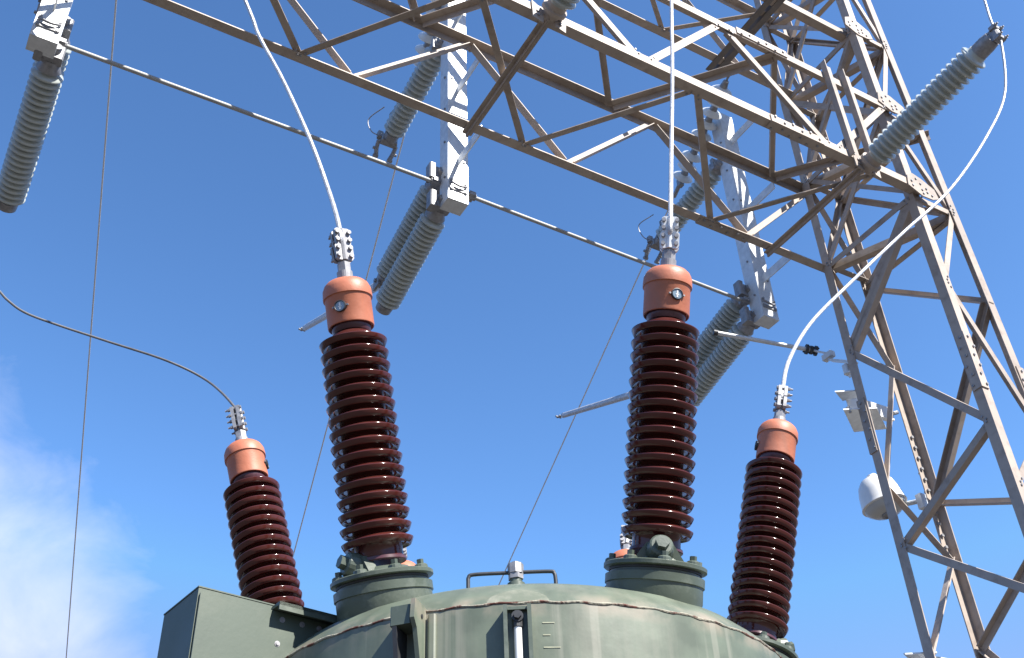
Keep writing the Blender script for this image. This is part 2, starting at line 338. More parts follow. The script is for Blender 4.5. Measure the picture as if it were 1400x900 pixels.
def upper(g, bar, bl, far, near, hb, ht):
    i = .06
    for k in range(-1, 6):
        s = -.62-PT*k
        if s < .1:
            if s+1 < .2: bar(G(s, far, hb+i), G(s+.95, far, ht-i), v, .085)
            bar(G(s-.06, far, hb+i), G(s-1.0, far, ht-i), v, .09, side=-1)
        s = -1.0-PT*k
        if s < .1:
            bar(G(s-.05, near, hb+i), G(s-1.0, near, ht-i), -v, .09, side=-1)
            if s+1 < .1: bar(G(s+.05, near, hb+i), G(s+.96, near, ht-i), -v, .085)
        s = -1.75-PT*k
        if s < 0: bar(G(s, far-i, hb), G(s-1.0, near+i, hb), -z, .07); bar(G(s, far-i, hb), G(s+1.0, near+i, hb), -z, .07, side=-1)
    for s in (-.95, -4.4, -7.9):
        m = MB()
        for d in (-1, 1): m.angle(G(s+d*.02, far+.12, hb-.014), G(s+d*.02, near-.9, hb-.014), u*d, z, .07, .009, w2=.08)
        obj('strut', m, 'shade_steel' if s == -.95 else 'steel', g)
girder('lattice_girder', 'upper beige lattice girder above the lower one, only its corner in view at the top', H2, H3, .4765, upper)
# ================================================================== insulator helpers
def skirts(L_, n, core, rad, lead=.03, th=.013, slope=.35):
    """profile of a shedded porcelain body along +axis; sheds are convex towards the axis start"""
    pr = [(0, core)]; pitch = (L_-2*lead)/n
    for i in range(n):
        c = lead+pitch*(i+.5); d = (rad-core)*slope
        pr += [(c-pitch*.45, core), (c-th*.9-d*.15, core+(rad-core)*.35), (c-th*.55+d*.3, rad-th*.35), (c-th*.2+d*.3, rad-th*.06), (c+th*.2+d*.3, rad), (c+th*.6+d*.3, rad-th*.5), (c+th*.55+d*.1, core+(rad-core)*.45), (c+th*1.0, core+.002)]
    pr.append((L_, core)); return pr
# ---- standoff post insulators on the lower girder
def post(s, hb, label, clamp=True):
    e = math.radians(5); ax = (-v*math.cos(e)+z*math.sin(e)).normalized(); p = G(s, -1.34, hb)
    t = thing('post_insulator', label, 'insulator', p, 'grey post insulators standing out from the lower girder')
    m = MB().lathe([(-.05, .05), (-.04, .068), (.02, .072), (.03, .105), (.06, .105), (.065, .082), (.12, .08)], p, ax, 24); obj('base_fitting', m, 'steel', t, smooth=True)
    m = MB().lathe(skirts(1.20, 20, .082, .125, lead=.02, th=.020, slope=-.35), p+ax*.11, ax, 40); obj('porcelain', m, 'grey', t, smooth=True, sharp=80)
    m = MB().lathe([(1.27, .07), (1.30, .078), (1.40, .078), (1.46, .07), (1.465, .03)], p, ax, 20); obj('end_cap', m, 'cast', t, smooth=True)
    m = MB(); q = p+ax*1.49
    m.box(q, u, v, z, .03, .04, .06, .01)
    for d in (-.06, .06):
        m.box(q+z*d-v*.02, u, v, z, .045, .03, .018, .006)
        for s_ in (-1, 1): m.cyl(q+z*d+u*.035*s_-v*.0, q+z*d+u*.035*s_-v*.08, .008, 6); m.hexb(q+z*d+u*.035*s_-v*.05, -v, .016, .014)
    obj('line_clamp', m, 'cast', t)
    return q
tipR = post(-.66, 7.0, 'grey ribbed post insulator jutting up right from the girder, cable clamped at its tip')
tipM = post(-3.97, 7.06, 'grey post insulator cut off by the top edge, above the small filler cap')
# ================================================================== disconnect switches
def insul(p, ax, Ln, n, t, rad=.112, core=.07, name='insulator'):
    m = MB().lathe(skirts(Ln, n, core, rad, lead=.03, th=.017, slope=.45), p, ax, 36); o = obj(name, m, 'grey', t, smooth=True, sharp=80)
    m = MB().lathe([(-.085, .05), (-.08, .075), (-.03, .078), (-.0, .095), (.012, .095), (.012, .07)], p, ax, 20); obj('end_fitting', m, 'cast', o, smooth=True)
    m = MB().lathe([(Ln-.01, .07), (Ln-.008, .082), (Ln+.07, .075), (Ln+.075, .05), (Ln+.085, .02)], p, ax, 20); obj('end_fitting', m, 'cast', o, smooth=True)
    return o
def switch(s, label, hbot, htop, blade=True, n=20, lam=1.0, du0=0):
    c = G(s, .53, hbot); t = thing('disconnect_switch', label, 'switch', c, 'vertical disconnect switches hung on the far side of the girder')
    # box-section base beam with open lower end
    hw, hd = .10, .075; m = MB(); th = .006
    m.box(G(s, .53-hd, (hbot+htop)/2), u, v, z, hw, th, (htop-hbot)/2)
    m.box(G(s-hw+th, .53, (hbot+htop)/2), u, v, z, th, hd-th*1.02, (htop-hbot)/2-.001)
    m.box(G(s+hw-th, .53, (hbot+htop)/2), u, v, z, th, hd-th*1.02, (htop-hbot)/2-.001)
    m.box(G(s, .53+hd, (hbot+htop)/2), u, v, z, hw, th, (htop-hbot)/2)
    m.box(G(s, .53, hbot+.008), u, v, z, hw-.002, hd-.002, .006); m.box(G(s, .53, htop-.008), u, v, z, hw-.002, hd-.002, .006)
    bb = obj('base_beam', m, 'galv', t)
    m = MB()                                                    # U-bolt plate and bearing on the front
    for zz in (.17, ):
        pts = [G(s+.075*math.cos(a), .53-hd-.012-.03*math.sin(a), hbot+zz+.02*math.cos(2*a)) for a in [math.pi*i/10 for i in range(11)]]
        m.tube(pts, .012, 8)
    for x in (-.07, .07):
        for zz in (.12, .22): m.hexb(G(s+x, .53-hd-.006, hbot+zz), -v, .014, .02)
    m.box(G(s, .53-hd-.012, hbot+.13), u, v, z, .085, .006, .018)
    obj('pivot_bracket', m, 'cast', t)
    m = MB()
    for i in range(3): m.hexb(G(s+(-1)**i*.06, .53-hd-.006, hbot+.5+i*1.1), -v, .012, .012)
    for i in range(6): m.hexb(G(s-hw, .53-.02, hbot+.3+i*.45), -u, .012, .012)
    obj('bolts', m, 'cast', t, kind='stuff')
    # clamps to the girder
    for h in (H0+.10, H1-.10, 9.2):
        if h > htop-.05: continue
        m = MB().box(G(s, .23, h), u, v, z, .006, .222, .05); obj('mounting_arm', m, 'galv', t)
    e = math.radians(15); ax = v*math.cos(e)-z*math.sin(e)
    for k, (dz, du) in enumerate(((.08, -.07+du0), (.42, -.08+du0))):
        p = G(s+du, .66, hbot+dz)
        m = MB().box(p-ax*.02, u, v, z, .075, .045, .07, .012).cyl(p-ax*.10, p-ax*.02, .05, 12); m.box(p-u*.10-ax*.03, u, v, z, .03, .05, .09, .01)
        for i in range(4): m.hexb(p+u*(.05 if i % 2 else -.05)+z*(.07)-v*(.03 if i < 2 else -.02), z, .012, .02)
        obj('bearing_housing', m, 'cast', t)
        insul(p+ax*.10, ax, 1.06*lam, n, t, .121)
    e2 = math.radians(10); ax2 = v*math.cos(e2)-z*math.sin(e2); p2 = G(s-.09, .68, hbot+2.28)
    m = MB().cyl(p2-ax2*.12, p2, .06, 12); m.box(p2-ax2*.04, u, v, z, .09, .02, .08); obj('bearing_housing', m, 'cast', t)
    insul(p2, ax2, 1.10, 17, t, .121)
    # jaw at the far end of the upper insulator: fork of two bent fingers, arcing horn
    q = p2+ax2*1.20; m = MB()
    m.box(q, u, v, z, .09, .04, .045, .01)
    for sg in (-1, 1):
        pts = [q+u*.05*sg, q+u*.10*sg+ax2*.04-z*.01, q+u*.095*sg+ax2*.10-z*.05, q+u*.075*sg+ax2*.15-z*.10]
        m.tube(pts, .024, 8); m.cyl(pts[3]-u*.02*sg, pts[3]+u*.035*sg, .02, 8); m.hexb(pts[2]+u*.01*sg, u*sg, .018, .03)
    m.tube(spline([q-u*.08+z*.03, q-u*.2+z*.05, q-u*.24+z*.22, q-u*.14-ax2*.18+z*.26]), .006, 6)
    m.box(q-u*.10+z*.04, u, v, z, .03, .03, .04, .006); m.cyl(q-u*.13+z*.07, q-u*.07+z*.07, .012, 6)
    m.box(q-u*.05-ax2*.22+z*.11, u, v, z, .04, .025, .03, .006)
    obj('jaw_contact', m, 'cast', t, smooth=False)
    # hinge and open blade
    e = math.radians(15); ax = v*math.cos(e)-z*math.sin(e); h0 = G(s-.08, .66, hbot+(.42 if blade else .08))+ax*(1.24 if blade else 1.42)
    m = MB().box(h0, u, v, z, .05, .05, .03, .01).cyl(h0-u*.09, h0+u*.09, .022, 10); m.box(h0+u*.06-z*.03, u, v, z, .012, .06, .05); m.box(h0-u*.06-z*.03, u, v, z, .012, .06, .05)
    obj('hinge', m, 'cast', t)
    if blade:
        eb = math.radians(blade); bx = v*math.cos(eb)+z*math.sin(eb); 
        m = MB().cyl(h0, h0+bx*2.45, .045, 14, .034); bo = obj('blade', m, 'alu', t, smooth=True)
        m = MB().cyl(h0+bx*2.45, h0+bx*2.60, .014, 8); m.cyl(h0+bx*2.57-u*.04, h0+bx*2.57+u*.04, .013, 8); m.cyl(h0+bx*2.50-u*.035, h0+bx*2.50+u*.035, .011, 8); obj('blade_tip', m, 'cast', bo)
    return t
switch(-3.85, 'disconnect switch on the white upright beam behind the left tall bushing', 6.66, 9.7, 24)
switch(-.33, 'disconnect switch on the upright beam next to the lattice column', 6.64, 9.66, 21)
switch(-7.31, 'disconnect switch cut off by the left edge of the picture, beam end lit white', 6.76, 9.8, None, du0=.16, lam=1.22, n=23)
# operating pipes
def pipe(a, b, label, r=.019):
    m = MB().cyl(a, b, r, 12)
    d = (b-a).normalized()
    o = obj('operating_pipe', m, 'dull_galv', smooth=True); tag(o, label, 'pipe', 'operating pipes linking the switches'); 
    for e, s in ((a, 1), (b, -1)):
        c = MB(); c.cyl(e+d*s*.02, e+d*s*.11, r*1.7, 10); c.box(e+d*s*.065, d, v, z, .03, .05, .02); c.cyl(e+d*s*.04-v*.05, e+d*s*.04+v*.05, .008, 6); obj('coupling', c, 'cast', o)
pipe(G(-7.26, .62, 6.96), G(-3.93, .62, 6.975), 'thin grey operating pipe from the left edge switch to the middle switch')
pipe(G(-3.70, .62, 6.965), G(-.42, .62, 6.92), 'thin grey operating pipe passing behind the right tall bushing cap')
# short drive shaft and guide bracket at leg 1
t = thing('drive_shaft', 'short galvanised shaft with clamp coupling between the right switch and the column leg', 'drive shaft', G(-.83, .75, 6.48))
a, b_ = G(-.83, .75, 6.484), G(.035, .37, 6.31); d = (b_-a).normalized()
obj('shaft', MB().cyl(a, b_, .022, 12), 'galv', t, smooth=True)
m = MB(); 
for i in range(3): m.cyl(a+d*(.90+.045*i), a+d*(.925+.045*i), .052 if i != 1 else .045, 10); m.cyl(a+d*(.91+.045*i)+v*.05, a+d*(.91+.045*i)-v*.05, .01, 6)
obj('coupling', m, 'dark', t); obj('end_collar', MB().cyl(a-d*.02, a+d*.02, .03, 10), 'dark', t)
m = MB().cyl(b_, G(.05, .22, 6.18), .012, 8); m.box(G(.05, .2, 6.13), u, v, z, .03, .06, .03); m.box(G(.06, .06, 5.98), u, v*.8+z*.6, z*.8-v*.6, .035, .17, .01); m.box(G(.05, .02, 5.85), u, v, z, .045, .03, .05, .01)
for i in range(4): m.hexb(G(.02+.05*(i % 2), .0, 5.80-.05*(i//2)), -v, .013, .03)
obj('lever_arm', m, 'galv', t)
# platform brackets on leg 1
def bracket(h, label, s=.08):
    t = thing('platform_bracket', label, 'bracket', G(0, 0, h), 'galvanised brackets bolted to the far left column leg')
    m = MB()
    m.prism([(-.24, .02), (.02, -.14), (.36, .08), (.12, .26)], u, v, G(s, 0, h), G(s, 0, h+.012))
    obj('plate', m, 'galv', t); m = MB()
    m.prism([(-.22, .06), (.0, -.08), (.06, .02), (-.05, .14)], u, v, G(s-.02, 0, h+.22), G(s-.02, 0, h+.232)); obj('plate', m, 'galv', t)
    m = MB(); m.angle(G(.02, .10, h+.14), G(.62, .10, h+.16), z, v, .14, .008, w2=.05); m.box(G(.18, .10, h+.08), u, v, z, .14, .004, .075); obj('channel', m, 'white', t)
    m = MB()
    for x, y in ((-.1, .0), (.2, .1), (.05, -.05)): m.hexb(G(x, y, h-.012), -z, .014, .012)
    m.cyl(G(.6, .08, h+.22), G(.66, .08, h+.25), .02, 8); obj('bolts', m, 'cast', t, kind='stuff')
bracket(5.34, 'galvanised plate bracket on the column leg, above the white floodlight')
bracket(2.86, 'galvanised plate bracket on the column leg at the bottom right of the picture')
# floodlight
fx = G(.42, .32, 4.66); axl = (z*1.0+v*.10-u*.10).normalized()
t = thing('floodlight', 'white bell-shaped floodlight hanging behind the column leg', 'lamp', fx)
m = MB().lathe([(-.02, .196), (-.012, .208), (.0, .205), (.02, .2), (.12, .187), (.2, .165), (.25, .13), (.262, .08), (.262, .05), (.31, .045), (.32, .02)], fx, axl, 40, cap=True); obj('housing', m, 'white', t, smooth=True)
m = MB().lathe([(-.015, .19), (-.05, .175), (-.085, .13), (-.10, .075), (-.102, .06)], fx, axl, 40); le = obj('lens', m, 'lens', t, smooth=True)
m = MB().lathe([(-.10, .062), (-.115, .064), (-.118, .045), (-.108, .04)], fx, axl, 24); m.cyl(fx-axl*.13+u*.03, fx-axl*.10+u*.03, .01, 8); obj('lens_ring', m, 'cast', le, smooth=True)
m = MB().cyl(fx+u*.17+axl*.03, G(.64, .02, 4.62), .022, 10); m.box(G(.6, .05, 4.60), u, v, z, .04, .03, .07); obj('arm', m, 'galv', t)
# ================================================================== strain strings and line conductors
dl = (u*.206+v*.952-z*.2263).normalized()
def strain(s, h, label, wlabel, ln=42):
    p = G(s, -.10, h); t = thing('insulator_string', label, 'insulator string', p, 'glass disc strings holding the line conductors')
    m = MB().cyl(p-dl*.05, p+dl*.16, .014, 8); m.box(p+dl*.02, u, v, z, .02, .06, .03); obj('shackle', m, 'cast', t)
    for i in range(9):
        q = p+dl*(.18+i*.146)
        m = MB().lathe([(-.02, .03), (.035, .045), (.04, .05), (.05, .085), (.075, .122), (.085, .127), (.092, .122), (.085, .09), (.075, .05), (.085, .02)], q, -dl if False else dl, 28)
        dsc = obj('disc', m, 'discglass', t, smooth=True)
        m = MB().lathe([(-.05, .012), (-.045, .032), (.0, .04), (.036, .048), (.04, .02)], q, dl, 14).cyl(q+dl*.07, q+dl*.125, .012, 8); obj('disc_cap', m, 'cast', dsc, smooth=True)
    e = p+dl*(.18+9*.146)
    m = MB().cyl(e-dl*.03, e+dl*.22, .026, 10); m.box(e+dl*.02, u, v, z, .03, .03, .05); obj('dead_end_clamp', m, 'cast', t)
    a = e+dl*.15; pts = [a+dl*(ln*i/24.)+z*(-.0) for i in range(25)]
    o = obj('line_conductor', MB().tube(pts, .0095, 8), 'line', smooth=True); tag(o, wlabel, 'cable', 'line conductors running away behind the girder')
strain(-.68, 9.66, 'glass disc string behind the girder above the right tall bushing', 'thin grey cable slanting down behind the right tall bushing to the tank top')
strain(-4.13, 9.75, 'glass disc string at the top behind the middle switch beam', 'thin grey cable slanting down behind the left tall bushing')
strain(-7.32, 9.75, 'glass disc string beside the left edge switch, at the top left corner', 'thin grey cable running down the left side of the picture')
# ================================================================== oil circuit breaker
C = V((-.024, 4.117, 0)); TZ = 1.3585+EYE
tank_extra(M['green'])
tk = thing('circuit_breaker_tank', 'big round green steel breaker tank at the bottom with stained welded rim', 'transformer tank', (C.x, C.y, 0))
# object coordinates of the tank parts are relative to the tank base
m = MB().lathe([(.55, .2), (.50, .6), (.52, .85), (.60, .96), (.72, .997), (TZ-.02, 1.0), (TZ, 1.0)], V((C.x, C.y, 0)), Z_, 128, cap=True); obj('tank_wall', m, 'green', tk, smooth=True)
dome = [(TZ+.001, .998), (TZ+.022, .985), (TZ+.055, .955), (TZ+.10, .905), (TZ+.138, .83), (TZ+.17, .74), (TZ+.2, .62), (TZ+.23, .45), (TZ+.248, .25), (TZ+.253, .01)]
m = MB().lathe(dome, V((C.x, C.y, 0)), Z_, 128, cap=True); obj('dome', m, 'green', tk, smooth=True)
# weld seam: irregular bead
m = MB(); pts = []
vs = []; fs = []; nn_ = 360
for i in range(nn_):
    a = i*2*math.pi/nn_; rr = .0028+.0022*random.random()
    for j in range(6):
        t_ = j*math.pi/3; vs.append((C.x+(1.0+rr*math.cos(t_))*math.cos(a), C.y+(1.0+rr*math.cos(t_))*math.sin(a), TZ+rr*math.sin(t_)+.002*math.sin(i*.9)))
for i in range(nn_):
    for j in range(6): fs.append((i*6+j, ((i+1) % nn_)*6+j, ((i+1) % nn_)*6+(j+1) % 6, i*6+(j+1) % 6))
m.add(vs, fs); obj('weld_seam', m, 'rust', tk, smooth=True)
for a in range(4):
    t_ = math.radians(45+90*a); m = MB().cyl(V((C.x+.75*math.cos(t_), C.y+.75*math.sin(t_), 0)), V((C.x+.75*math.cos(t_), C.y+.75*math.sin(t_), .62)), .05, 12); obj('leg', m, 'green_dark', tk, smooth=True)
# crescent patch of old sealant above the sight gauge
def domez(r):
    for (z0, r0), (z1, r1) in zip(dome, dome[1:]):
        if r1 <= r <= r0: return z0+(z1-z0)*(r0-r)/(r0-r1)
    return TZ
vs = []; fs = []
for i in range(21):
    f = i/20; x = -.09+.19*f; h = math.sin(math.pi*f)**.7*.045+.004
    for k, rr in enumerate((1.0, 1.0-h*.5, 1.0-h)):
        y = math.sqrt(max(0, rr*rr-x*x)); vs.append((C.x+x, C.y-y, domez(rr-.0005)+.004))
for i in range(20):
    for k in range(2): fs.append((i*3+k, (i+1)*3+k, (i+1)*3+k+1, i*3+k+1))
M['seal'] = mat('old_sealant', (.205, .21, .165), .85, var=.15, vscale=25, dirt=(.115, .135, .10), dirt_amt=.95, dscale=16, dlo=.38, dhi=.6)
obj('sealant_patch', MB().add(vs, fs), 'seal', tk, smooth=True)
# sight gauge on the front
gx = C.x+.002; gy = C.y-1.0; zt = TZ-.022
m = MB(); 
m.box(V((gx-.036, gy-.016, zt-.3)), X_, Y_, Z_, .006, .026, .30); m.box(V((gx+.036, gy-.016, zt-.3)), X_, Y_, Z_, .006, .026, .30)
m.box(V((gx, gy-.003, zt-.3)), X_, Y_, Z_, .030, .008, .298); m.box(V((gx, gy-.010, zt-.006)), X_, Y_, Z_, .0295, .018, .005)
sg = obj('sight_gauge', m, 'green_dark', tk)
obj('gauge_tube', MB().cyl(V((gx, gy-.020, zt-.06)), V((gx, gy-.020, zt-.5)), .0125, 14), 'white', sg, smooth=True)
m = MB().cyl(V((gx, gy-.038, zt-.035)), V((gx, gy-.012, zt-.035)), .018, 12).cyl(V((gx, gy-.02, zt-.065)), V((gx, gy-.02, zt-.02)), .016, 10);  obj('gauge_valve', MB().cyl(V((gx, gy-.038, zt-.19)), V((gx, gy-.012, zt-.19)), .018, 12), 'dark', sg)
m.hexb(V((gx, gy-.038, zt-.035)), -Y_, .012, .012); obj('gauge_valve', m, 'dark', sg, smooth=False)
m = MB()
for k, (l0) in enumerate((.036, .022, .05)):
    for j in range(4):
        xx = [gx+.072+l0*j/3]; 
    x0, x1 = gx+.074, gx+.074+l0; zz = TZ-.064-.038*k
    q = []
    for x in (x0, x1): y = C.y-math.sqrt(1-(x-C.x)**2)-.0015; q += [(x, y, zz), (x, y, zz-.0035)]
    m.add(q, [(0, 1, 3, 2)])
obj('level_marks', m, 'tick', tk)
# filler cap and rail on the dome
fc = V((C.x+.0, C.y-.72, 0)); zc = domez(.72)
m = MB().lathe([(zc-.03, .030), (zc+.012, .030), (zc+.012, .020), (zc+.03, .020)], V((fc.x, fc.y, 0)), Z_, 20); fcp = obj('filler_neck', m, 'green_dark', tk, smooth=True)
m = MB().cyl(V((fc.x, fc.y, zc+.028)), V((fc.x, fc.y, zc+.046)), .026, 6); m.cyl(V((fc.x, fc.y, zc+.047)), V((fc.x, fc.y, zc+.082)), .027, 8).cyl(V((fc.x, fc.y, zc+.082)), V((fc.x, fc.y, zc+.09)), .014, 8); obj('filler_cap', m, 'cast', fcp)
pts = spline([V((fc.x-.160, fc.y, zc-.02)), V((fc.x-.160, fc.y, zc+.025)), V((fc.x-.158, fc.y, zc+.044)), V((fc.x-.140, fc.y, zc+.053)), V((fc.x-.03, fc.y+.0, zc+.054)), V((fc.x+.11, fc.y, zc+.053)), V((fc.x+.128, fc.y, zc+.046)), V((fc.x+.132, fc.y, zc+.025)), V((fc.x+.132, fc.y, zc-.02))], 6)
obj('rail', MB().tube(pts, .0065, 10), 'dark', tk, smooth=True)
# lifting lug at the left of the front
la = math.radians(-90-17.5); ln = V((math.cos(la), math.sin(la), 0)); lt = V((-math.sin(la), math.cos(la), 0)); lp = V((C.x, C.y, TZ))+ln*1.0
m = MB(); m.box(lp+ln*.040-z*.032-lt*.024, lt, ln, z, .034, .040, .030, .004)
lug = obj('lifting_lug', m, 'green_dark', tk)
m = MB().prism([(-.02, .006), (.02, .012), (.085, .012), (.092, -.05), (.07, -.075), (.015, -.26), (-.02, -.26)], ln, z, lp+lt*.012, lp+lt*.026); obj('lug_plate', m, 'green', lug)
m = MB().prism([(-.01, -.064), (.08, -.064), (.015, -.4), (-.01, -.4)], ln, z, lp-lt*.05, lp-lt*.036); obj('lug_plate', m, 'dark', lug)
m = MB().box(lp+lt*.048+ln*.004-z*.235, lt, ln, z, .012, .008, .22, .004); obj('backing_strip', m, 'green', lug)
m = MB().cyl(lp+lt*.027+ln*.035-z*.028, lp+lt*.0285+ln*.035-z*.028, .007, 12); obj('lug_hole', m, 'dark', lug)
# small bracket on the right flank
ra = math.radians(-14); rn = V((math.cos(ra), math.sin(ra), 0)); rt = V((-math.sin(ra), math.cos(ra), 0)); rp = V((C.x, C.y, TZ-.07))+rn*1.0
m = MB(); m.box(rp+rn*.02, rn, rt, z, .022, .03, .004); m.box(rp+rn*.04-z*.03, rn, rt, z, .004, .03, .03); m.hexb(rp+rn*.044-z*.02, rn, .012, .01); m.cyl(rp+rn*.02-z*.02, rp+rn*.02+z*.02, .01, 8); obj('side_bracket', m, 'galv', tk)
# ---- terminal box at left
cb = V((-1.05, 3.28, 0)); bu = (V((-.66, 3.60, 0))-cb); bl_ = bu.length; bu.normalize(); bv = V((-bu.y, bu.x, 0)); bw = .27; zt_ = 1.53+EYE
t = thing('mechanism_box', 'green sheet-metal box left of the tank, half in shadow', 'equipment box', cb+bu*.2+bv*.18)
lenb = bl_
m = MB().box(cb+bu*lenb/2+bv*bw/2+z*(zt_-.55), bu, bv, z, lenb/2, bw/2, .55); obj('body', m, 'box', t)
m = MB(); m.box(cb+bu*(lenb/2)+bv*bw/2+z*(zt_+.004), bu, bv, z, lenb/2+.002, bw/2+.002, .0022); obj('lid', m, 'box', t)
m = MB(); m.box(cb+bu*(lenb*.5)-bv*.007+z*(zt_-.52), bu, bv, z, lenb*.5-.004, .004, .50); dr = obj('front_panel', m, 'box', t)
m = MB()
for x, zz in ((.30, .045), (.375, .045), (.44, .045), (.29, .13), (.29, .22), (.29, .32)): m.hexb(cb+bu*x-bv*.011+z*(zt_-zz), -bv, .0065, .005); m.cyl(cb+bu*x-bv*.0125+z*(zt_-zz), cb+bu*x-bv*.011+z*(zt_-zz), .010, 12)
obj('bolts', m, 'cast', t, kind='stuff')
m = MB().box(cb+bu*(lenb*.76)-bv*.03+z*(zt_-.010), bu, bv, z, lenb*.24, .028, .006); m.box(cb+bu*(lenb*.76)-bv*.055+z*(zt_-.018), bu, bv, z, lenb*.24, .003, .014); obj('drip_edge', m, 'green_dark', t)
m = MB().box(cb+bu*(lenb+.012)-bv*.02+z*(zt_-.01), bu, bv, z, .010, .02, .02); m.box(cb+bu*(lenb+.008)-bv*.02+z*(zt_-.05), bu, bv, z, .005, .01, .018); obj('hinge', m, 'white', t)
# ---- turrets and bushings
K = 1.045
def world(p): return V((p[0]*K, p[1]*K, p[2]*K+EYE))
BUSH = {
 'FL': ((-.476, 3.273, 1.662), (-.591, 3.005, 2.55), 'tall brown ribbed bushing at the front left, its orange cap overlapping the grey insulators'),
 'FR': ((.450, 3.286, 1.662), (.573, 3.020, 2.55), 'tall brown ribbed bushing at the front right, upright, orange cap with oil gauge'),
 'ML': ((-.959, 4.105, 1.664), (-1.208, 4.101, 2.564), 'smaller looking brown bushing leaning left, behind the green box'),
 'MR': ((.911, 4.129, 1.664), (1.161, 4.133, 2.564), 'smaller looking brown bushing leaning right, behind the right side of the tank'),
 'BL': ((-.465, 4.72, 1.49), (-.600, 5.010, 2.38), 'hidden rear bushing, orange cap peeking out beside the front left flange'),
 'BR': ((.400, 4.73, 1.50), (.520, 5.03, 2.395), 'hidden rear bushing, orange cap peeking out beside the front right flange')}
caps = {}
pitch = .0472*K
for key, (s3, s1, lab) in BUSH.items():
    b3, b1 = world(s3), world(s1); D = (b1-b3).normalized(); full = key not in ('BL', 'BR')
    tocam = (V((0, 0, EYE))-b3); tocam = (tocam-D*tocam.dot(D)).normalized(); side = D.cross(tocam).normalized()   # side = to the camera's left/right
    if side.x < 0: side = -side
    # turret (part of the tank)
    tp = b3-D*.142
    m = MB().lathe([(-.62, .159), (-.115, .159), (-.10, .164), (-.050, .164), (-.048, .169), (-.020, .169), (-.018, .154), (-.008, .154)], tp, D, 64)
    m.lathe([(-.28, .225), (-.215, .18), (-.18, .1595), (-.17, .158)], tp, D, 64, cap=False)
    tu = obj('turret', m, 'green_dark', tk, smooth=True)
    m = MB().lathe([(-.0085, .15), (-.007, .158), (.0, .158), (.0, .14)], tp, D, 48); obj('gasket', m, 'dark', tu, smooth=True)
    # bushing
    t = thing('bushing', lab, 'bushing', b3-D*.05, 'brown porcelain bushings standing on the breaker tank')
    m = MB().lathe([(.001, .10), (.001, .172), (.004, .176), (.016, .176), (.019, .172), (.022, .145), (.026, .112), (.034, .104), (.042, .096), (.044, .085), (.045, .06)], tp, D, 64)
    fl = obj('flange', m, 'green_dark', t, smooth=True)
    m = MB()
    for i in range(8):
        a = (i+.25)*math.pi/4+(.0 if key != 'FL' else .12); r = tocam*math.cos(a)+side*math.sin(a)
        m.lathe([(.014, .025), (.028, .023), (.032, .018)], tp+r*.150, D, 14)
        m.cyl(tp+r*.150+D*.030, tp+r*.150+D*.048, .012, 6)
    obj('bolts', m, 'green_dark', t, kind='stuff')
    m = MB(); pa = 8 if key == 'FR' else (-62 if key == 'FL' else 100)
    a = math.radians(pa); r = tocam*math.cos(a)+side*math.sin(a); r2 = (r*.9+D*.35).normalized()
    c0 = tp+r*.085+D*.055; m.lathe([(-.02, .05), (.02, .046), (.046, .040), (.05, .034)], c0, r2, 20); m.cyl(c0+r2*.048, c0+r2*.072, .024, 6)
    m.prism([(-.09, -.02), (.09, -.02), (.045, .045), (-.045, .045)], r.cross(D).normalized(), D, c0-r*.03-D*.015, c0+r*.005-D*.015)
    obj('oil_plug', m, 'green_dark', fl)
    # porcelain: base cone, core and 16 sheds; sheds droop towards the tank
    pr = [(-.070, .0835), (-.052, .0835), (-.046, .0832)]
    n = 16; core = .0795*K; rad = .1188*K; st = .7075*K/15
    for i in range(n):
        c = i*st
        pr += [(c-.0155, core), (c-.0135, core+.010), (c-.0175, rad-.016), (c-.0215, rad-.0135), (c-.0238, rad-.0115), (c-.0232, rad-.0088), (c-.0140, rad-.0035), (c-.0050, rad+.0004), (c-.0020, rad+.0012), (c+.0025, rad-.008), (c+.0065, rad-.016), (c+.014, core+.010), (c+.0205, core+.0015)]
    top = 15*st
    pr += [(top+.022, core), (top+.028, core*.93), (top+.035, .062), (top+.07, .06)]
    m = MB().lathe(pr, b3, D, 72, cap=True); obj('porcelain', m, 'brown', t, smooth=True, sharp=80)
    m = MB().lathe([(-.078, .09), (-.074, .093), (-.064, .091), (-.060, .08)], b3, D, 40); obj('cement_ring', m, 'core', t, smooth=True)
    # cap
    cz = (b1-b3).length; cr = .0825*K
    m = MB().lathe([(cz-.172, cr*.90), (cz-.178, cr*.95), (cz-.176, cr*.985), (cz-.170, cr), (cz-.066, cr), (cz-.064, cr*1.012), (cz-.062, cr*1.07), (cz-.052, cr*1.075), (cz-.026, cr*1.055), (cz-.008, cr*.97), (cz+.004, cr*.84), (cz+.012, cr*.62), (cz+.014, cr*.35)], b3, D, 72)
    cp = obj('cap', m, 'orange', t, smooth=True)
    caps[key] = (b1, D, tocam, side)
    m = MB().lathe([(cz-.20, .066), (cz-.19, .072), (cz-.174, .074), (cz-.16, .07)], b3, D, 48); obj('collar', m, 'core', t, smooth=True)
    ga = {'FR': 24, 'FL': -20, 'ML': 84, 'MR': -82, 'BL': 180, 'BR': 180}[key]
    a = math.radians(ga); r = tocam*math.cos(a)+side*math.sin(a); gc = b1-D*.118+r*(cr-.002)
    m = MB().lathe([(0, .0225), (.010, .0225), (.011, .020), (.009, .0185)], gc, r, 28, cap=False); gg = obj('oil_gauge', m, 'dark', t, smooth=True)
    s_ = D.cross(r); m2 = MB()
    for e in (-1, 1): m2.hexb(gc+s_*.028*e-r*.001, r, .004, .008)
    obj('screw', m2, 'cast', gg)
    m = MB().cyl(gc+r*.002, gc+r*.0075, .0190, 28); gl = obj('gauge_face', m, 'glass', gg, smooth=True)
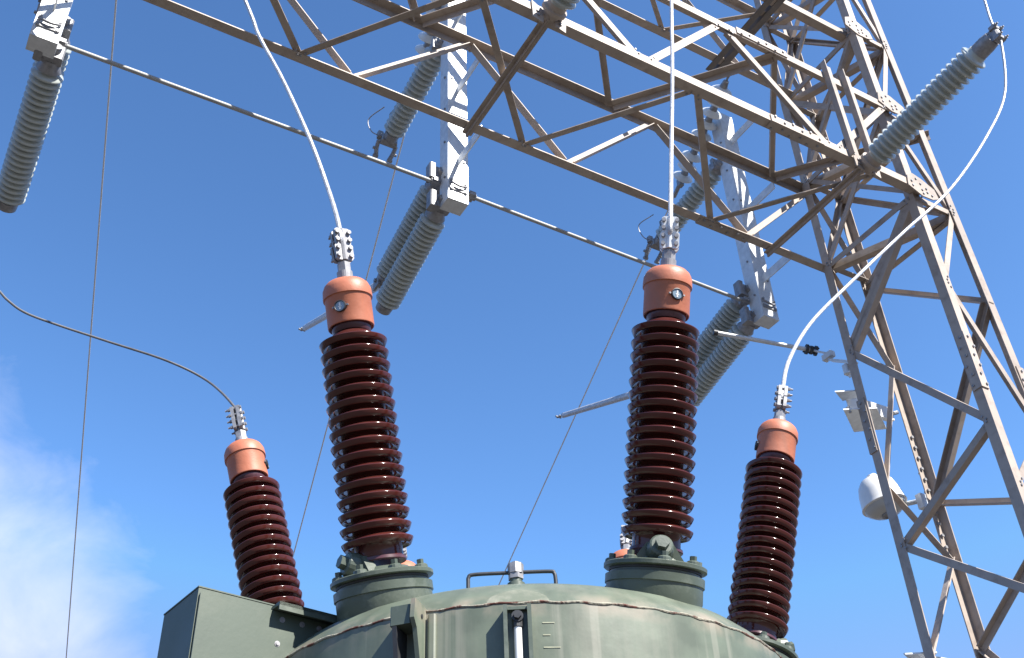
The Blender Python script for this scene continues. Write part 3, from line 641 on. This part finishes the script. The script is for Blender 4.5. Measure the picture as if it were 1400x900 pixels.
    m = MB().box(gc+r*.0082+D*.0, s_, D, r, .003, .013, .0006); m.box(gc+r*.0082-D*.002, s_, D, r, .0065, .002, .0006); obj('pointer', m, 'white', gg)
    # terminal stud
    m = MB().cyl(b1, b1+D*.052, .030, 24).cyl(b1+D*.0521, b1+D*.09, .026, 6).cyl(b1+D*.0901, b1+D*.12, .017, 16); sd = obj('terminal_stud', m, 'cast', t, smooth=False)
    # clamp: two cast plates with 8 bolts
    if True:
        ca = {'FR': 2, 'FL': 28, 'ML': 78, 'MR': -84, 'BL': 0, 'BR': 0}[key]; a = math.radians(ca); nrm_ = tocam*math.cos(a)+side*math.sin(a); lat = D.cross(nrm_).normalized()
        c = b1+D*.165; m = MB()
        poly = [(-.034, -.060), (-.026, -.068), (.030, -.068), (.037, -.058), (.037, -.006), (.030, 0), (.032, .006), (.030, .062), (.022, .066), (-.024, .066), (-.032, .06), (-.03, .0), (-.038, -.008)]
        for e in (-1, 1): m.prism(poly, lat, D, c+nrm_*(.006*e), c+nrm_*(.021*e))
        m.cyl(c-D*.07, c+D*.066, .0155, 14)
        m.cyl(c-D*.066+nrm_*.012, c+D*.064+nrm_*.012, .015, 10)
        cl = obj('clamp', m, 'cast' if key != 'FR' else 'galv', t)
        m = MB()
        for i in range(4):
            for e in (-1, 1):
                q = c+D*(-.05+.033*i)+lat*.025*e; m.cyl(q-nrm_*.045, q+nrm_*.03, .0045, 8); m.hexb(q+nrm_*.021, nrm_, .0085, .010); m.hexb(q-nrm_*.033, nrm_, .0085, .012)
        obj('clamp_bolts', m, 'cast', cl, kind='stuff')
# ------------------------------------------------------------------ flexible conductors
def wire(pts, r, label, n=10, mt='alu'):
    o = obj('cable', MB().tube(spline(pts, 8), r, 8), mt, smooth=True); tag(o, label, 'cable', 'cables from the bushing terminals'); return o
def top(key, e=.12): b1, D, _, _ = caps[key]; return b1+D*e, D
q, D = top('FL', .13)
wire([q, q+D*.12, up(-.718*K, 3.15*K, 3.175*K), up(-.83*K, 3.18*K, 3.53*K), up(-1.0*K, 3.24*K, 4.0*K), up(-1.15*K, 3.25*K, 4.35*K), up(-1.24*K, 3.22*K, 4.6*K), up(-1.75, 3.05, 5.9), up(-2.1, 2.3, 7.3)], .0095, 'bright cable rising from the front left bushing to the top edge')
q, D = top('FR', .13)
wire([q, q+D*.12, up(.708*K, 3.2*K, 3.405*K), up(.795*K, 3.3*K, 3.999*K), up(.886*K, 3.4*K, 4.691*K), up(1.08, 3.72, 6.1), tipM-v*.03], .0095, 'bright straight cable rising from the front right bushing to the top edge')
q, D = top('ML', .13)
wire([q, q+D*.10, up(-1.48*K, 4.3*K, 3.076*K), up(-1.677*K, 4.25*K, 3.173*K), up(-1.963*K, 4.2*K, 3.268*K), up(-2.186*K, 4.1*K, 3.307*K), up(-2.308*K, 4.0*K, 3.311*K), up(-2.387*K, 3.95*K, 3.355*K), up(-2.473*K, 3.9*K, 3.432*K), up(-2.9, 3.85, 3.8), up(-3.6, 3.8, 4.6)], .0062, 'dark thin cable drooping from the leaning left bushing to the left edge', mt='shade_cable')
q, D = top('MR', .13)
tw = tipR-v*.03
wire([q, q+D*.10, up(1.367*K, 4.4*K, 3.132*K), up(1.608*K, 4.65*K, 3.544*K), up(1.976*K, 4.88*K, 3.999*K), up(2.481*K, 5.12*K, 4.573*K), up(2.983*K, 5.30*K, 5.109*K), up(3.455*K, 5.42*K, 5.734*K), up(3.745*K, 5.45*K, 6.227*K), tw-z*.06, tw+z*.12-u*.02, up(4.02, 5.55, 7.75), up(3.9, 5.3, 8.6)], .0105, 'long bright cable sweeping from the right rear bushing up to the post insulator tip')
